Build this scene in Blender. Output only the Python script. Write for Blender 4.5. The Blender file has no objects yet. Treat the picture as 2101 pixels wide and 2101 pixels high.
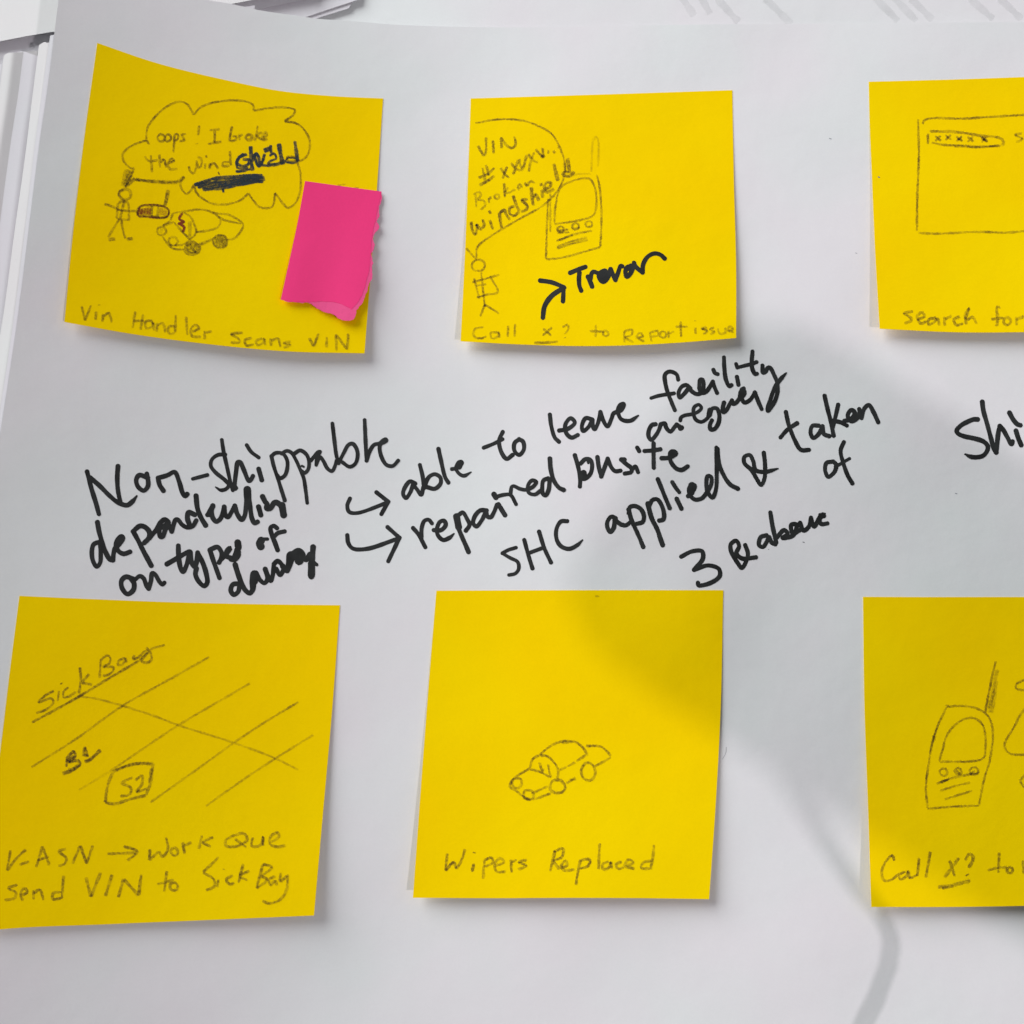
import bpy, bmesh, math, random
import numpy as np
from mathutils import Vector

random.seed(7)
rng = np.random.default_rng(7)
S = bpy.context.scene
COL = S.collection
MM = 0.001

# ------------------------------------------------------------------ camera
F_PX, TILT, DIST = 2200.0, math.radians(10), 290.0          # focal length in px of a 2101 px frame, mm
CT, ST = math.cos(TILT), math.sin(TILT)
CAM = np.array([0.0, -DIST*ST, DIST*CT])                    # mm
cd = bpy.data.cameras.new('camera'); cam = bpy.data.objects.new('camera', cd); COL.objects.link(cam)
cam.location = Vector(CAM)*MM; cam.rotation_euler = (TILT, 0, 0)
cd.sensor_width = 36; cd.lens = 36*F_PX/2101; cd.clip_start = 0.005; cd.clip_end = 50
S.camera = cam
S.view_settings.view_transform = 'Standard'; S.view_settings.look = 'None'
S.view_settings.exposure = 0.0; S.view_settings.gamma = 1

# ------------------------------------------------------------------ world and lamps (an indoor table)
w = bpy.data.worlds.new('World'); S.world = w; w.use_nodes = True
bg = w.node_tree.nodes['Background']; bg.inputs[0].default_value = (0.95, 0.97, 1.0, 1); bg.inputs[1].default_value = 0.17

def area(name, loc, target, size, power, col, shape='DISK'):
    l = bpy.data.lights.new(name, 'AREA'); l.shape = shape; l.size = size; l.energy = power; l.color = col
    o = bpy.data.objects.new(name, l); COL.objects.link(o)
    o.location = loc; o.rotation_euler = (Vector(target)-Vector(loc)).to_track_quat('-Z', 'Y').to_euler()
    return o
area('window_light', (-1.66, 1.46, 1.22), (0, 0, 0), 2.2, 88.0, (0.972, 0.992, 0.995))
area('ceiling_lamp', (0.86, -0.72, 1.45), (0.03, 0, 0), 0.038, 8.0, (1.0, 0.925, 0.97))

# ------------------------------------------------------------------ surfaces: everything lies on a gently curled pad
def paper_z(x, y):
    z = 0.002*np.maximum(0, -x)**2
    z = z + .32*np.sin(x/19+y/37+.6)*np.sin(y/27-x/60+1.1) + .18*np.sin(x/11.5-y/23)*np.sin(y/14+.4)
    z = z + .9*np.exp(-((x-48)/16)**2-((y+28)/20)**2)
    return z

def rays(px, py):
    a = (np.asarray(px, float)-1050.5)/F_PX; b = -(np.asarray(py, float)-1050.5)/F_PX
    return a, b*CT+ST, b*ST-CT

def drop(px, py, zfun):
    """world point (mm) where the line of sight of a traced point meets the surface zfun(x, y)"""
    dx, dy, dz = rays(px, py)
    z = np.zeros_like(dx)
    for _ in range(40):
        t = (z-CAM[2])/dz
        x, y = CAM[0]+t*dx, CAM[1]+t*dy
        z = .5*z+.5*zfun(x, y)
    return np.stack([x, y, z], -1)

def inv_bilinear(c, px, py):
    c = np.array(c, float)                                   # TL TR BR BL
    u = np.full(np.shape(px), .5); v = u.copy()
    for _ in range(8):
        P = [(1-u)*(1-v)*c[0][k]+u*(1-v)*c[1][k]+u*v*c[2][k]+(1-u)*v*c[3][k] for k in (0, 1)]
        U = [(1-v)*(c[1][k]-c[0][k])+v*(c[2][k]-c[3][k]) for k in (0, 1)]
        V = [(1-u)*(c[3][k]-c[0][k])+u*(c[2][k]-c[1][k]) for k in (0, 1)]
        ex, ey = P[0]-px, P[1]-py
        det = U[0]*V[1]-U[1]*V[0]
        u = u-(ex*V[1]-ey*V[0])/det; v = v-(U[0]*ey-U[1]*ex)/det
    return u, v

def surf_pad(off):
    def f(px, py): return drop(px, py, lambda x, y: paper_z(x, y)+off)
    return f

class Sheet:
    def __init__(s, corners, bl, br, base=.14, power=1.9, under=None):
        s.c = corners; s.bl = bl; s.br = br; s.base = base; s.power = power; s.under = under
    def lift(s, px, py):
        u, v = inv_bilinear(s.c, px, py)
        v = np.clip(v, 0, 1.15)
        l = s.base+(s.bl*(1-u)+s.br*u)*v**s.power + .25*np.sin(u*7+s.bl)*v
        return l+(s.under.lift(px, py) if s.under else 0)
    def __call__(s, px, py, off=0.0):
        px = np.asarray(px, float); py = np.asarray(py, float)
        L = s.lift(px, py)+off
        return drop(px, py, lambda x, y: paper_z(x, y)+L)

# ------------------------------------------------------------------ object helpers
def link_mesh(name, verts, faces, mat, parent=None, origin=None, smooth=True):
    me = bpy.data.meshes.new(name)
    v = np.asarray(verts, float)*MM
    if parent is not None: o0 = np.array(parent.location)
    elif origin is not None: o0 = np.asarray(origin, float)*MM
    else: o0 = v.mean(0)
    me.from_pydata((v-o0).tolist(), [], faces)
    me.materials.append(mat)
    if smooth: me.polygons.foreach_set('use_smooth', [True]*len(me.polygons))
    me.update()
    ob = bpy.data.objects.new(name, me); COL.objects.link(ob)
    if parent is not None: ob.parent = parent
    else: ob.location = o0
    return ob
def tag(o, label=None, cat=None, group=None, kind=None):
    for k, v in (('label', label), ('category', cat), ('group', group), ('kind', kind)):
        if v: o[k] = v
    return o
def empty(name, loc_mm):
    o = bpy.data.objects.new(name, None); COL.objects.link(o); o.location = Vector(loc_mm)*MM; o.empty_display_size = .02
    return o

def poly_at(pts, n):
    """resample a polyline smoothly at n+1 even steps"""
    p = np.array(pts, float)
    d = np.r_[0, np.cumsum(np.hypot(*(np.diff(p, axis=0).T)))]
    t = np.linspace(0, d[-1], n+1)
    if len(p) < 3: return np.stack([np.interp(t, d, p[:, k]) for k in (0, 1)], -1)
    out = []
    m = np.gradient(p, d, axis=0)
    i = np.clip(np.searchsorted(d, t, 'right')-1, 0, len(p)-2)
    h = (d[i+1]-d[i]); s = ((t-d[i])/h)[:, None]; h = h[:, None]
    return (2*s**3-3*s**2+1)*p[i]+(s**3-2*s**2+s)*h*m[i]+(-2*s**3+3*s**2)*p[i+1]+(s**3-s**2)*h*m[i+1]

def coons(top, bottom, left, right, nu, nv):
    T, B, L, R = poly_at(top, nu), poly_at(bottom, nu), poly_at(left, nv), poly_at(right, nv)
    u = np.linspace(0, 1, nu+1)[None, :, None]; v = np.linspace(0, 1, nv+1)[:, None, None]
    return ((1-v)*T[None]+v*B[None]+(1-u)*L[:, None]+u*R[:, None]
            -((1-u)*(1-v)*T[0]+u*(1-v)*T[-1]+(1-u)*v*B[0]+u*v*B[-1]))

def slab(name, G, surf, thick, mat, parent=None):
    """a sheet of real thickness from a grid of traced points"""
    nv, nu = G.shape[:2]
    P = surf(G[..., 0].ravel(), G[..., 1].ravel())
    Q = P.copy(); Q[:, 2] -= thick
    n = nu*nv
    idx = np.arange(n).reshape(nv, nu)
    a, b, c, d = idx[:-1, :-1].ravel(), idx[:-1, 1:].ravel(), idx[1:, 1:].ravel(), idx[1:, :-1].ravel()
    F = [(int(p), int(s), int(r), int(q)) for p, q, r, s in zip(a, b, c, d)]
    F += [(int(p+n), int(q+n), int(r+n), int(s+n)) for p, q, r, s in zip(a, b, c, d)]
    ring = list(idx[0, :])+list(idx[1:, -1])+list(idx[-1, :-1][::-1])+list(idx[1:-1, 0][::-1])
    m = len(ring); V = np.vstack([P, Q, P[ring], Q[ring]])       # the cut edge has its own vertices, so it stays crisp
    for i in range(m):
        j = (i+1) % m
        F.append((2*n+i, 2*n+j, 2*n+m+j, 2*n+m+i))
    ob = link_mesh(name, V, F, mat, parent)
    me = ob.data                                              # keep the cut edge crisp
    sm = np.ones(len(me.polygons), bool); sm[2*len(a):] = False
    me.polygons.foreach_set('use_smooth', sm.tolist())
    return ob

def flat_poly(name, pts, surf, thick, mat, parent=None):
    """outline polygon (any shape) as a thin slab, filled with ear clipping"""
    P = surf(np.array([p[0] for p in pts], float), np.array([p[1] for p in pts], float))
    bm = bmesh.new()
    top = [bm.verts.new(Vector(p)*MM) for p in P]
    f = bm.faces.new(top)
    r = bmesh.ops.extrude_face_region(bm, geom=[f])
    for v in r['geom']:
        if isinstance(v, bmesh.types.BMVert): v.co.z -= thick*MM
    bmesh.ops.triangulate(bm, faces=[g for g in bm.faces if len(g.verts) > 4])
    bmesh.ops.recalc_face_normals(bm, faces=bm.faces)
    me = bpy.data.meshes.new(name)
    o0 = Vector(parent.location) if parent else sum((v.co for v in bm.verts), Vector())/len(bm.verts)
    for v in bm.verts: v.co -= o0
    bm.to_mesh(me); me.materials.append(mat)
    ob = bpy.data.objects.new(name, me); COL.objects.link(ob)
    if parent: ob.parent = parent
    else: ob.location = o0
    return ob

# ------------------------------------------------------------------ materials
def mat_paper(name, col, var=.03, rough=.85, bump=.25, trans=0.0, spec=.12):
    m = bpy.data.materials.new(name); m.use_nodes = True; nt = m.node_tree; N = nt.nodes; L = nt.links
    b = N['Principled BSDF']; b.inputs['Roughness'].default_value = rough
    b.inputs['Specular IOR Level'].default_value = spec
    tc = N.new('ShaderNodeTexCoord')
    n1 = N.new('ShaderNodeTexNoise'); n1.inputs['Scale'].default_value = 28; n1.inputs['Detail'].default_value = 4
    n2 = N.new('ShaderNodeTexNoise'); n2.inputs['Scale'].default_value = 1500; n2.inputs['Detail'].default_value = 4
    n2.inputs['Roughness'].default_value = .7
    L.new(tc.outputs['Object'], n1.inputs['Vector']); L.new(tc.outputs['Object'], n2.inputs['Vector'])
    add = N.new('ShaderNodeMath'); add.operation = 'ADD'; L.new(n1.outputs['Fac'], add.inputs[0]); L.new(n2.outputs['Fac'], add.inputs[1])
    mr = N.new('ShaderNodeMapRange'); mr.inputs[1].default_value = .6; mr.inputs[2].default_value = 1.4
    mr.inputs[3].default_value = 1-var; mr.inputs[4].default_value = 1+var
    L.new(add.outputs[0], mr.inputs[0])
    hs = N.new('ShaderNodeHueSaturation'); hs.inputs['Color'].default_value = (*col, 1)
    L.new(mr.outputs[0], hs.inputs['Value'])
    n4 = N.new('ShaderNodeTexNoise'); n4.inputs['Scale'].default_value = 17; n4.inputs['Detail'].default_value = 5   # faint mottling of the stock
    L.new(tc.outputs['Object'], n4.inputs['Vector'])
    cr = N.new('ShaderNodeValToRGB'); cr.color_ramp.elements[0].position = .38; cr.color_ramp.elements[1].position = .62
    cr.color_ramp.elements[0].color = (1, .968, .988, 1); cr.color_ramp.elements[1].color = (.968, .996, .985, 1)
    L.new(n4.outputs['Fac'], cr.inputs[0])
    mu = N.new('ShaderNodeMix'); mu.data_type = 'RGBA'; mu.blend_type = 'MULTIPLY'; mu.inputs[0].default_value = 1
    L.new(hs.outputs[0], mu.inputs[6]); L.new(cr.outputs[0], mu.inputs[7])
    L.new(mu.outputs[2], b.inputs['Base Color'])
    n3 = N.new('ShaderNodeTexNoise'); n3.inputs['Scale'].default_value = 90; n3.inputs['Detail'].default_value = 8
    L.new(tc.outputs['Object'], n3.inputs['Vector'])
    bp = N.new('ShaderNodeBump'); bp.inputs['Strength'].default_value = bump; bp.inputs['Distance'].default_value = .0003
    L.new(n3.outputs['Fac'], bp.inputs['Height']); L.new(bp.outputs[0], b.inputs['Normal'])
    if trans:
        t = N.new('ShaderNodeBsdfTranslucent'); t.inputs[0].default_value = (*col, 1)
        mx = N.new('ShaderNodeMixShader'); mx.inputs[0].default_value = trans
        L.new(b.outputs[0], mx.inputs[1]); L.new(t.outputs[0], mx.inputs[2]); L.new(mx.outputs[0], N['Material Output'].inputs[0])
    return m

def mat_ink(name, col=(.0085, .0095, .0095)):
    m = bpy.data.materials.new(name); m.use_nodes = True; nt = m.node_tree; N = nt.nodes; L = nt.links
    b = N['Principled BSDF']; b.inputs['Roughness'].default_value = .62; b.inputs['Specular IOR Level'].default_value = .35
    tc = N.new('ShaderNodeTexCoord'); n = N.new('ShaderNodeTexNoise'); n.inputs['Scale'].default_value = 260; n.inputs['Detail'].default_value = 5
    L.new(tc.outputs['Object'], n.inputs['Vector'])
    cr = N.new('ShaderNodeValToRGB'); cr.color_ramp.elements[0].position = .35; cr.color_ramp.elements[1].position = .7
    cr.color_ramp.elements[0].color = (*[c*.8 for c in col], 1); cr.color_ramp.elements[1].color = (*[c*2.6 for c in col], 1)
    L.new(n.outputs['Fac'], cr.inputs[0]); L.new(cr.outputs[0], b.inputs['Base Color'])
    return m

def mat_pencil(name, col, lo=.36, hi=.62, strength=1.0, floor=.35, tint=None):
    """graphite: grainy coverage that fades out at the sides of the line"""
    m = bpy.data.materials.new(name); m.use_nodes = True; nt = m.node_tree; N = nt.nodes; L = nt.links
    b = N['Principled BSDF']; b.inputs['Roughness'].default_value = .55; b.inputs['Base Color'].default_value = (*col, 1)
    b.inputs['Specular IOR Level'].default_value = .3
    tr = N.new('ShaderNodeBsdfTransparent'); mx = N.new('ShaderNodeMixShader')
    tc = N.new('ShaderNodeTexCoord'); n = N.new('ShaderNodeTexNoise'); n.inputs['Scale'].default_value = 1700; n.inputs['Detail'].default_value = 3
    L.new(tc.outputs['Object'], n.inputs['Vector'])
    g = N.new('ShaderNodeMapRange'); g.interpolation_type = 'SMOOTHSTEP'
    g.inputs[1].default_value = lo; g.inputs[2].default_value = hi; g.inputs[3].default_value = floor; g.inputs[4].default_value = 1
    L.new(n.outputs['Fac'], g.inputs[0])
    n2 = N.new('ShaderNodeTexNoise'); n2.inputs['Scale'].default_value = 330; n2.inputs['Detail'].default_value = 2
    L.new(tc.outputs['Object'], n2.inputs['Vector'])
    g2 = N.new('ShaderNodeMapRange'); g2.inputs[1].default_value = .3; g2.inputs[2].default_value = .65; g2.inputs[3].default_value = .62; g2.inputs[4].default_value = 1.0
    L.new(n2.outputs['Fac'], g2.inputs[0])
    uv = N.new('ShaderNodeUVMap'); uv.uv_map = 'UVMap'; sx = N.new('ShaderNodeSeparateXYZ'); L.new(uv.outputs[0], sx.inputs[0])
    a = N.new('ShaderNodeMath'); a.operation = 'SUBTRACT'; a.inputs[1].default_value = .5; L.new(sx.outputs[1], a.inputs[0])
    ab = N.new('ShaderNodeMath'); ab.operation = 'ABSOLUTE'; L.new(a.outputs[0], ab.inputs[0])
    e = N.new('ShaderNodeMapRange'); e.interpolation_type = 'SMOOTHSTEP'; e.inputs[1].default_value = .5; e.inputs[2].default_value = .31
    L.new(ab.outputs[0], e.inputs[0])
    at = N.new('ShaderNodeAttribute'); at.attribute_name = 'pressure'
    cur = None
    for s in (g.outputs[0], g2.outputs[0], e.outputs[0], at.outputs['Fac']):
        if cur is None: cur = s; continue
        k = N.new('ShaderNodeMath'); k.operation = 'MULTIPLY'; L.new(cur, k.inputs[0]); L.new(s, k.inputs[1]); cur = k.outputs[0]
    k = N.new('ShaderNodeMath'); k.operation = 'MULTIPLY'; k.inputs[1].default_value = strength; k.use_clamp = True; L.new(cur, k.inputs[0])
    L.new(k.outputs[0], mx.inputs[0]); L.new(tr.outputs[0], mx.inputs[1]); L.new(b.outputs[0], mx.inputs[2])
    if tint:                                                  # thin graphite lets the paper colour through
        t2 = N.new('ShaderNodeBsdfTransparent'); t2.inputs[0].default_value = (*tint, 1)
        m2 = N.new('ShaderNodeMixShader'); m2.inputs[0].default_value = .35
        L.new(t2.outputs[0], m2.inputs[1]); L.new(b.outputs[0], m2.inputs[2]); L.new(m2.outputs[0], mx.inputs[2])
    L.new(mx.outputs[0], N['Material Output'].inputs[0])
    return m

M = dict(
    white=mat_paper('white_paper', (.785, .785, .795), .024, .82, .6),
    white2=mat_paper('white_paper_under', (.74, .735, .76), .02, .85, .3),
    white3=mat_paper('white_paper_bright', (.745, .742, .735), .015, .8, .2),
    yellow=mat_paper('yellow_note_paper', (.98, .68, .0), .035, .95, .7, spec=.03),
    pink=mat_paper('pink_note_paper', (.95, .055, .235), .04, .9, .7, spec=.04),
    fluff=mat_paper('torn_pink_fibre', (.90, .10, .29), .08, .95, .8),
    desk=mat_paper('desk_laminate', (.42, .41, .41), .05, .6, .1),
    ink=mat_ink('black_marker_ink'),
    lead=mat_pencil('graphite', (.07, .06, .04), strength=.68, floor=.5, tint=(.40, .34, .28)),
    dark=mat_pencil('dark_blue_crayon', (.024, .036, .046), strength=1.1, floor=.66),
    red=mat_pencil('red_brown_pencil', (.26, .045, .008), strength=1.1, floor=.5),
    ghost=mat_pencil('show_through_ink', (.45, .47, .47), strength=.14, floor=.9),
    speck=mat_ink('speck_ink', (.17, .18, .20)),
)

# ------------------------------------------------------------------ strokes
def catmull(p, step):
    p = np.array(p, float)
    if len(p) == 1: return np.array([p[0]-[.8, 0], p[0]+[.8, 0]])
    if len(p) == 2:
        n = max(2, int(np.hypot(*(p[1]-p[0]))/step)+1)
        return p[0]+(p[1]-p[0])*np.linspace(0, 1, n+1)[:, None]
    q = np.vstack([2*p[0]-p[1], p, 2*p[-1]-p[-2]]); out = []
    for i in range(1, len(q)-2):
        a, b, c, d = q[i-1], q[i], q[i+1], q[i+2]
        t0 = 0; t1 = t0+max(1e-3, np.hypot(*(b-a)))**.5; t2 = t1+max(1e-3, np.hypot(*(c-b)))**.5; t3 = t2+max(1e-3, np.hypot(*(d-c)))**.5
        n = max(2, int(np.hypot(*(c-b))/step)+1)
        t = np.linspace(t1, t2, n+1)[:, None]
        if i < len(q)-3: t = t[:-1]
        A1 = (t1-t)/(t1-t0)*a+(t-t0)/(t1-t0)*b; A2 = (t2-t)/(t2-t1)*b+(t-t1)/(t2-t1)*c; A3 = (t3-t)/(t3-t2)*c+(t-t2)/(t3-t2)*d
        B1 = (t2-t)/(t2-t0)*A1+(t-t0)/(t2-t0)*A2; B2 = (t3-t)/(t3-t1)*A2+(t-t1)/(t3-t1)*A3
        out.append((t2-t)/(t2-t1)*B1+(t-t1)/(t2-t1)*B2)
    return np.vstack(out)

def parse(text, T):
    """'x,y x,y ...; ...'  a doubled point is a sharp corner, @k scales width, ~k sets pressure, > tapers the end"""
    ox, oy, s = T; res = []
    for line in text.replace('\n', ';').split(';'):
        toks = line.split()
        if not toks: continue
        pts = []; wk = 1; pr = 1; tap = False
        for t in toks:
            if t.startswith('@'): wk = float(t[1:]); continue
            if t.startswith('~'): pr = float(t[1:]); continue
            if t.endswith('>'): tap = True; t = t[:-1]
            if t.startswith('O'):                            # Ocx,cy,rx,ry  a hand-drawn ring
                cx, cy, rx, ry = map(float, t[1:].split(','))
                a0 = random.uniform(-2.4, -1.6)
                for k in range(11):
                    a = a0-k*2*math.pi/9.6
                    e = 1+random.uniform(-.07, .07)
                    pts.append((cx+rx*e*math.cos(a), cy+ry*e*math.sin(a)))
                continue
            x, y = t.split(','); pts.append((float(x), float(y)))
        pts = [(ox+x/s, oy+y/s) for x, y in pts]
        segs = [[pts[0]]]
        for a, b in zip(pts, pts[1:]):
            if abs(a[0]-b[0])+abs(a[1]-b[1]) < 1e-6: segs.append([b])
            else: segs[-1].append(b)
        res.append(([g for g in segs if g], wk, pr, tap))
    return res

def draw(name, text, T, surf, width, mat, parent, pencil=True, off=.03, press=1.0, label=None):
    st = parse(text, T); PX = []; OFF = []; UV = []; PR = []; F = []; base = 0; n_s = 0
    for segs, wk, pr, tap in st:
        for gi, g in enumerate(segs):
            p = catmull(g, 1.6 if pencil else 1.8)
            d = np.gradient(p, axis=0); ln = np.hypot(d[:, 0], d[:, 1]); ln[ln == 0] = 1
            nrm = np.stack([-d[:, 1], d[:, 0]], -1)/ln[:, None]
            s = np.r_[0, np.cumsum(np.hypot(*(np.diff(p, axis=0).T)))]; Lt = max(s[-1], 1e-3)
            ph = random.uniform(0, 9); w = width*wk*np.ones(len(p))
            wob = .05 if not pencil else .12
            w *= 1+wob*np.sin(s/ (9 if pencil else 14)+ph)+wob*.6*np.sin(s/4.1+2*ph)
            if tap and gi == len(segs)-1: w *= np.clip((Lt-s)/min(Lt*.6, 22)+.38, 0, 1)
            if pencil:
                p = p+nrm*(rng.normal(0, .22, len(p)))[:, None]
                e = np.minimum(s, Lt-s); w *= np.clip((.66 if Lt > 8 else 1.0)+e/6, 0, 1)
            lft, rgt = p+nrm*w[:, None]/2, p-nrm*w[:, None]/2
            n = len(p); n_s += 1
            o = off+.0025*n_s+s*(.00008 if pencil else .00015)
            PX.append(np.stack([lft, rgt], 1).reshape(-1, 2)); OFF.append(np.repeat(o, 2))
            UV.append(np.stack([np.repeat(s*.1, 2), np.tile([0., 1.], n)], -1))
            q = np.clip(press*pr*(1+.16*np.sin(s/17+ph)+.1*np.sin(s/6.3+1.7*ph)), 0, 1.3)
            if pencil: q = q*np.clip((.6 if Lt > 8 else 1.0)+np.minimum(s, Lt-s)/7, 0, 1)
            PR.append(np.repeat(q, 2))
            for i in range(n-1): F.append((base+2*i, base+2*i+1, base+2*i+3, base+2*i+2))
            base += 2*n
            if not pencil:                                    # round pen-tip ends
                for c, r, oo in ((p[0], w[0]/2, o[0]), (p[-1], w[-1]/2, o[-1])):
                    k = 14; a = np.arange(k)*2*math.pi/k
                    PX.append(np.stack([c[0]+r*1.03*np.cos(a), c[1]+r*1.03*np.sin(a)], -1)); OFF.append(np.full(k, oo+.0012))
                    UV.append(np.tile([[0, .5]], (k, 1))); PR.append(np.ones(k))
                    F.append(tuple(range(base, base+k))[::-1]); base += k
    PX = np.vstack(PX); OFF = np.concatenate(OFF); UV = np.vstack(UV); PR = np.concatenate(PR)
    V = surf(PX[:, 0], PX[:, 1]); V[:, 2] += OFF
    ob = link_mesh(name, V, F, mat, parent, smooth=False)
    me = ob.data
    uvl = me.uv_layers.new(name='UVMap'); li = np.zeros(len(me.loops), int); me.loops.foreach_get('vertex_index', li)
    uvl.data.foreach_set('uv', UV[li].ravel())
    at = me.attributes.new('pressure', 'FLOAT', 'POINT'); at.data.foreach_set('value', PR)
    if label: ob['label'] = label
    return ob

# ------------------------------------------------------------------ the table and the sheets below
def plane_z(z, sx=0, sy=0):
    return lambda px, py: drop(px, py, lambda x, y: z+sx*x+sy*y)

dk = link_mesh('table_top', [(-700, -600, -8), (700, -600, -8), (700, 700, -8), (-700, 700, -8),
                             (-700, -600, -38), (700, -600, -38), (700, 700, -38), (-700, 700, -38)],
               [(0, 1, 2, 3), (7, 6, 5, 4), (0, 4, 5, 1), (1, 5, 6, 2), (2, 6, 7, 3), (3, 7, 4, 0)], M['desk'], smooth=False)
tag(dk, kind='structure')

def loose(name, poly, z, mat, label, sx=0, sy=0):
    o = flat_poly(name, poly, plane_z(z, sx, sy), .12, mat)
    return tag(o, label, 'paper sheet', 'loose white sheets under the chart')

loose('paper_sheet', [(-260, 600), (-260, -200), (2600, -200), (2600, 400), (900, 400)], -.9, M['white'],
      'large white sheet showing along the top right with faint ink marks')
Dsurf = plane_z(-.9)
loose('paper_sheet', [(-220, 420), (-220, -180), (800, -180), (722, 6), (715, 17), (648, 38), (540, 78), (300, 300)], .4, M['white2'],
      'white sheet with a short dark slit of shadow at the top edge')
loose('paper_sheet', [(-240, 380), (-240, -170), (770, -170), (735, -1), (627, 35), (470, 90), (300, 200)], .9, M['white2'],
      'white sheet just left of the short dark slit at the top')
loose('paper_sheet', [(-250, 300), (-250, -160), (760, -160), (700, -17), (620, 0), (526, 19), (400, 48), (200, 170)], 1.9, M['white2'],
      'white sheet in shadow between the two slanting edges at the top')
loose('paper_sheet', [(-260, 131), (0, 84.5), (55, 74), (104, 65.5), (112, 65), (200, 51), (474, 8), (512, 1), (640, -22), (640, -150), (-260, -150)], 4.6, M['white3'],
      'bright white sheet filling the top left corner')
for q in ('235,-20 300,80', '330,-20 380,70', '410,-10 520,110', '650,-10 780,120', '1195,-10 1310,105', '1280,-20 1400,105', '1370,-10 1480,100', '1650,-20 1780,95', '1810,-10 1920,95'):
    draw('show_through_mark', q, (1300, 0, 2.412), Dsurf, 18, M['ghost'], bpy.data.objects['paper_sheet'], off=.02)

# pad sheets peeking out at the left, drooping at their free edge
MAIN_L = [(126, -60), (120, 0), (112, 65), (108, 100), (95, 200), (82, 288), (60, 465), (34, 670), (4, 869), (-34, 1120), (-80, 1440), (-120, 1740), (-150, 2040), (-190, 2420)]
def main_left_x(py): return np.interp(py, [p[1] for p in MAIN_L], [p[0] for p in MAIN_L])
def under_surf(gap, slope, ref):
    def f(px, py):
        px = np.asarray(px, float); py = np.asarray(py, float)
        e = drop(main_left_x(py)+ref, py, lambda x, y: paper_z(x, y)-gap)     # free edge of the sheet above it
        zl = e[:, 2]; xl = e[:, 0]
        return drop(px, py, lambda x, y: np.where(x < xl, zl-slope*(xl-x), paper_z(x, y)-gap))
    return f
def under(label, top, left, gap, slope, ref, mat, reach=420):
    right = [(left[0][0]+reach, top[-1][1]-60), (left[-1][0]+reach, left[-1][1])]
    G = coons(top+[right[0]], [left[-1], right[-1]], left, right, 90, 60)
    o = slab('pad_sheet', G, under_surf(gap, slope, ref), .1, mat)
    return tag(o, label, 'paper sheet', 'pad sheets peeking out at the left')
under('thin sliver of white pad sheet directly under the chart edge', [(103, 73), (112, 71)],
      [(103, 73), (99, 100), (85, 200), (73, 288), (52, 465), (26, 670), (-4, 869), (-42, 1120), (-88, 1440)], .6, -.12, 0, M['white2'])
under('bright white strip of pad sheet along the left of the chart', [(80, 93), (86, 88.5), (92, 86), (97, 88), (101, 87)],
      [(80, 93), (66, 200), (54, 300), (31, 465), (3, 670), (-20, 800), (-60, 1100)], 1.3, .0, -8, M['white3'])
under('greyish pad sheet second from the chart edge at the left', [(31, 112), (36, 107), (50, 106), (62, 110), (75, 114)],
      [(31, 112), (22, 200), (10, 300), (-2, 400), (-30, 600), (-60, 800), (-90, 1000)], 3.0, -.13, -34, M['white2'])
under('pale pad sheet third from the chart edge at the left', [(8, 114), (16, 109), (30, 108)],
      [(8, 114), (0, 165), (-12, 260), (-40, 450), (-80, 700), (-110, 900)], 4.2, -.02, -80, M['white3'])
under('pad sheet at the far left edge below the bright corner sheet', [(-90, 150), (-20, 137), (7, 131)],
      [(-90, 150), (-110, 300), (-150, 600), (-180, 900)], 5.4, .10, -100, M['white2'])

# ------------------------------------------------------------------ the chart sheet
top = [(126, -60), (260, -38), (400, -6), (427, 0), (474, 8), (528, 20), (600, 31), (648, 38), (720, 43), (800, 50), (900, 54), (1100, 56), (1300, 52), (1700, 48), (2101, 45), (2560, 42)]
G = coons(top, [(-190, 2420), (2560, 2420)], MAIN_L, [(2560, 42), (2560, 2420)], 190, 170)
chart = slab('chart_sheet', G, surf_pad(0), .12, M['white'])
tag(chart, 'large white chart sheet with black marker handwriting between the yellow notes', 'chart paper')
pad = surf_pad(0)

T1, T2, T3, T4 = (170, 850, 5.52), (480, 840, 5.52), (170, 1020, 6.662), (400, 980, 6.662)
T5, T6, T7, T8 = (1320, 710, 6.232), (800, 850, 3.715), (820, 920, 4.712), (1150, 890, 5.084)
T9, T10, T11 = (1250, 700, 2.76), (680, 820, 2.76), (1900, 780, 9.612)
def word(text, T, w, label): return draw('marker_word', text, T, pad, w, M['ink'], chart, pencil=False, label=label)
word('''48,650 100,850 150,1010 182,1130
85,720 190,810 300,920 400,1000 500,1030 560,990 612,925>
398,590 390,720 398,860 425,1000
725,675 735,720 735,720 640,690 605,740 625,820 690,865 735,820 740,760 725,690
912,865 870,800 852,722 852,722 960,690 1040,655 1090,760 1130,890 1160,925 1182,905
@.8 1245,732 1410,688''', T1, 9.8, 'marker word reading Non and a dash')
word('''@.9 7,352 -72,355 -142,405 -157,475 -112,545 8,645 48,695 18,740 -42,755 -102,720>
@.9 -32,185 -12,315 28,495 68,675 93,755''', (460.9, 869.0, 5.52), 9.2, 'marker letters S and h stem')
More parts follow.
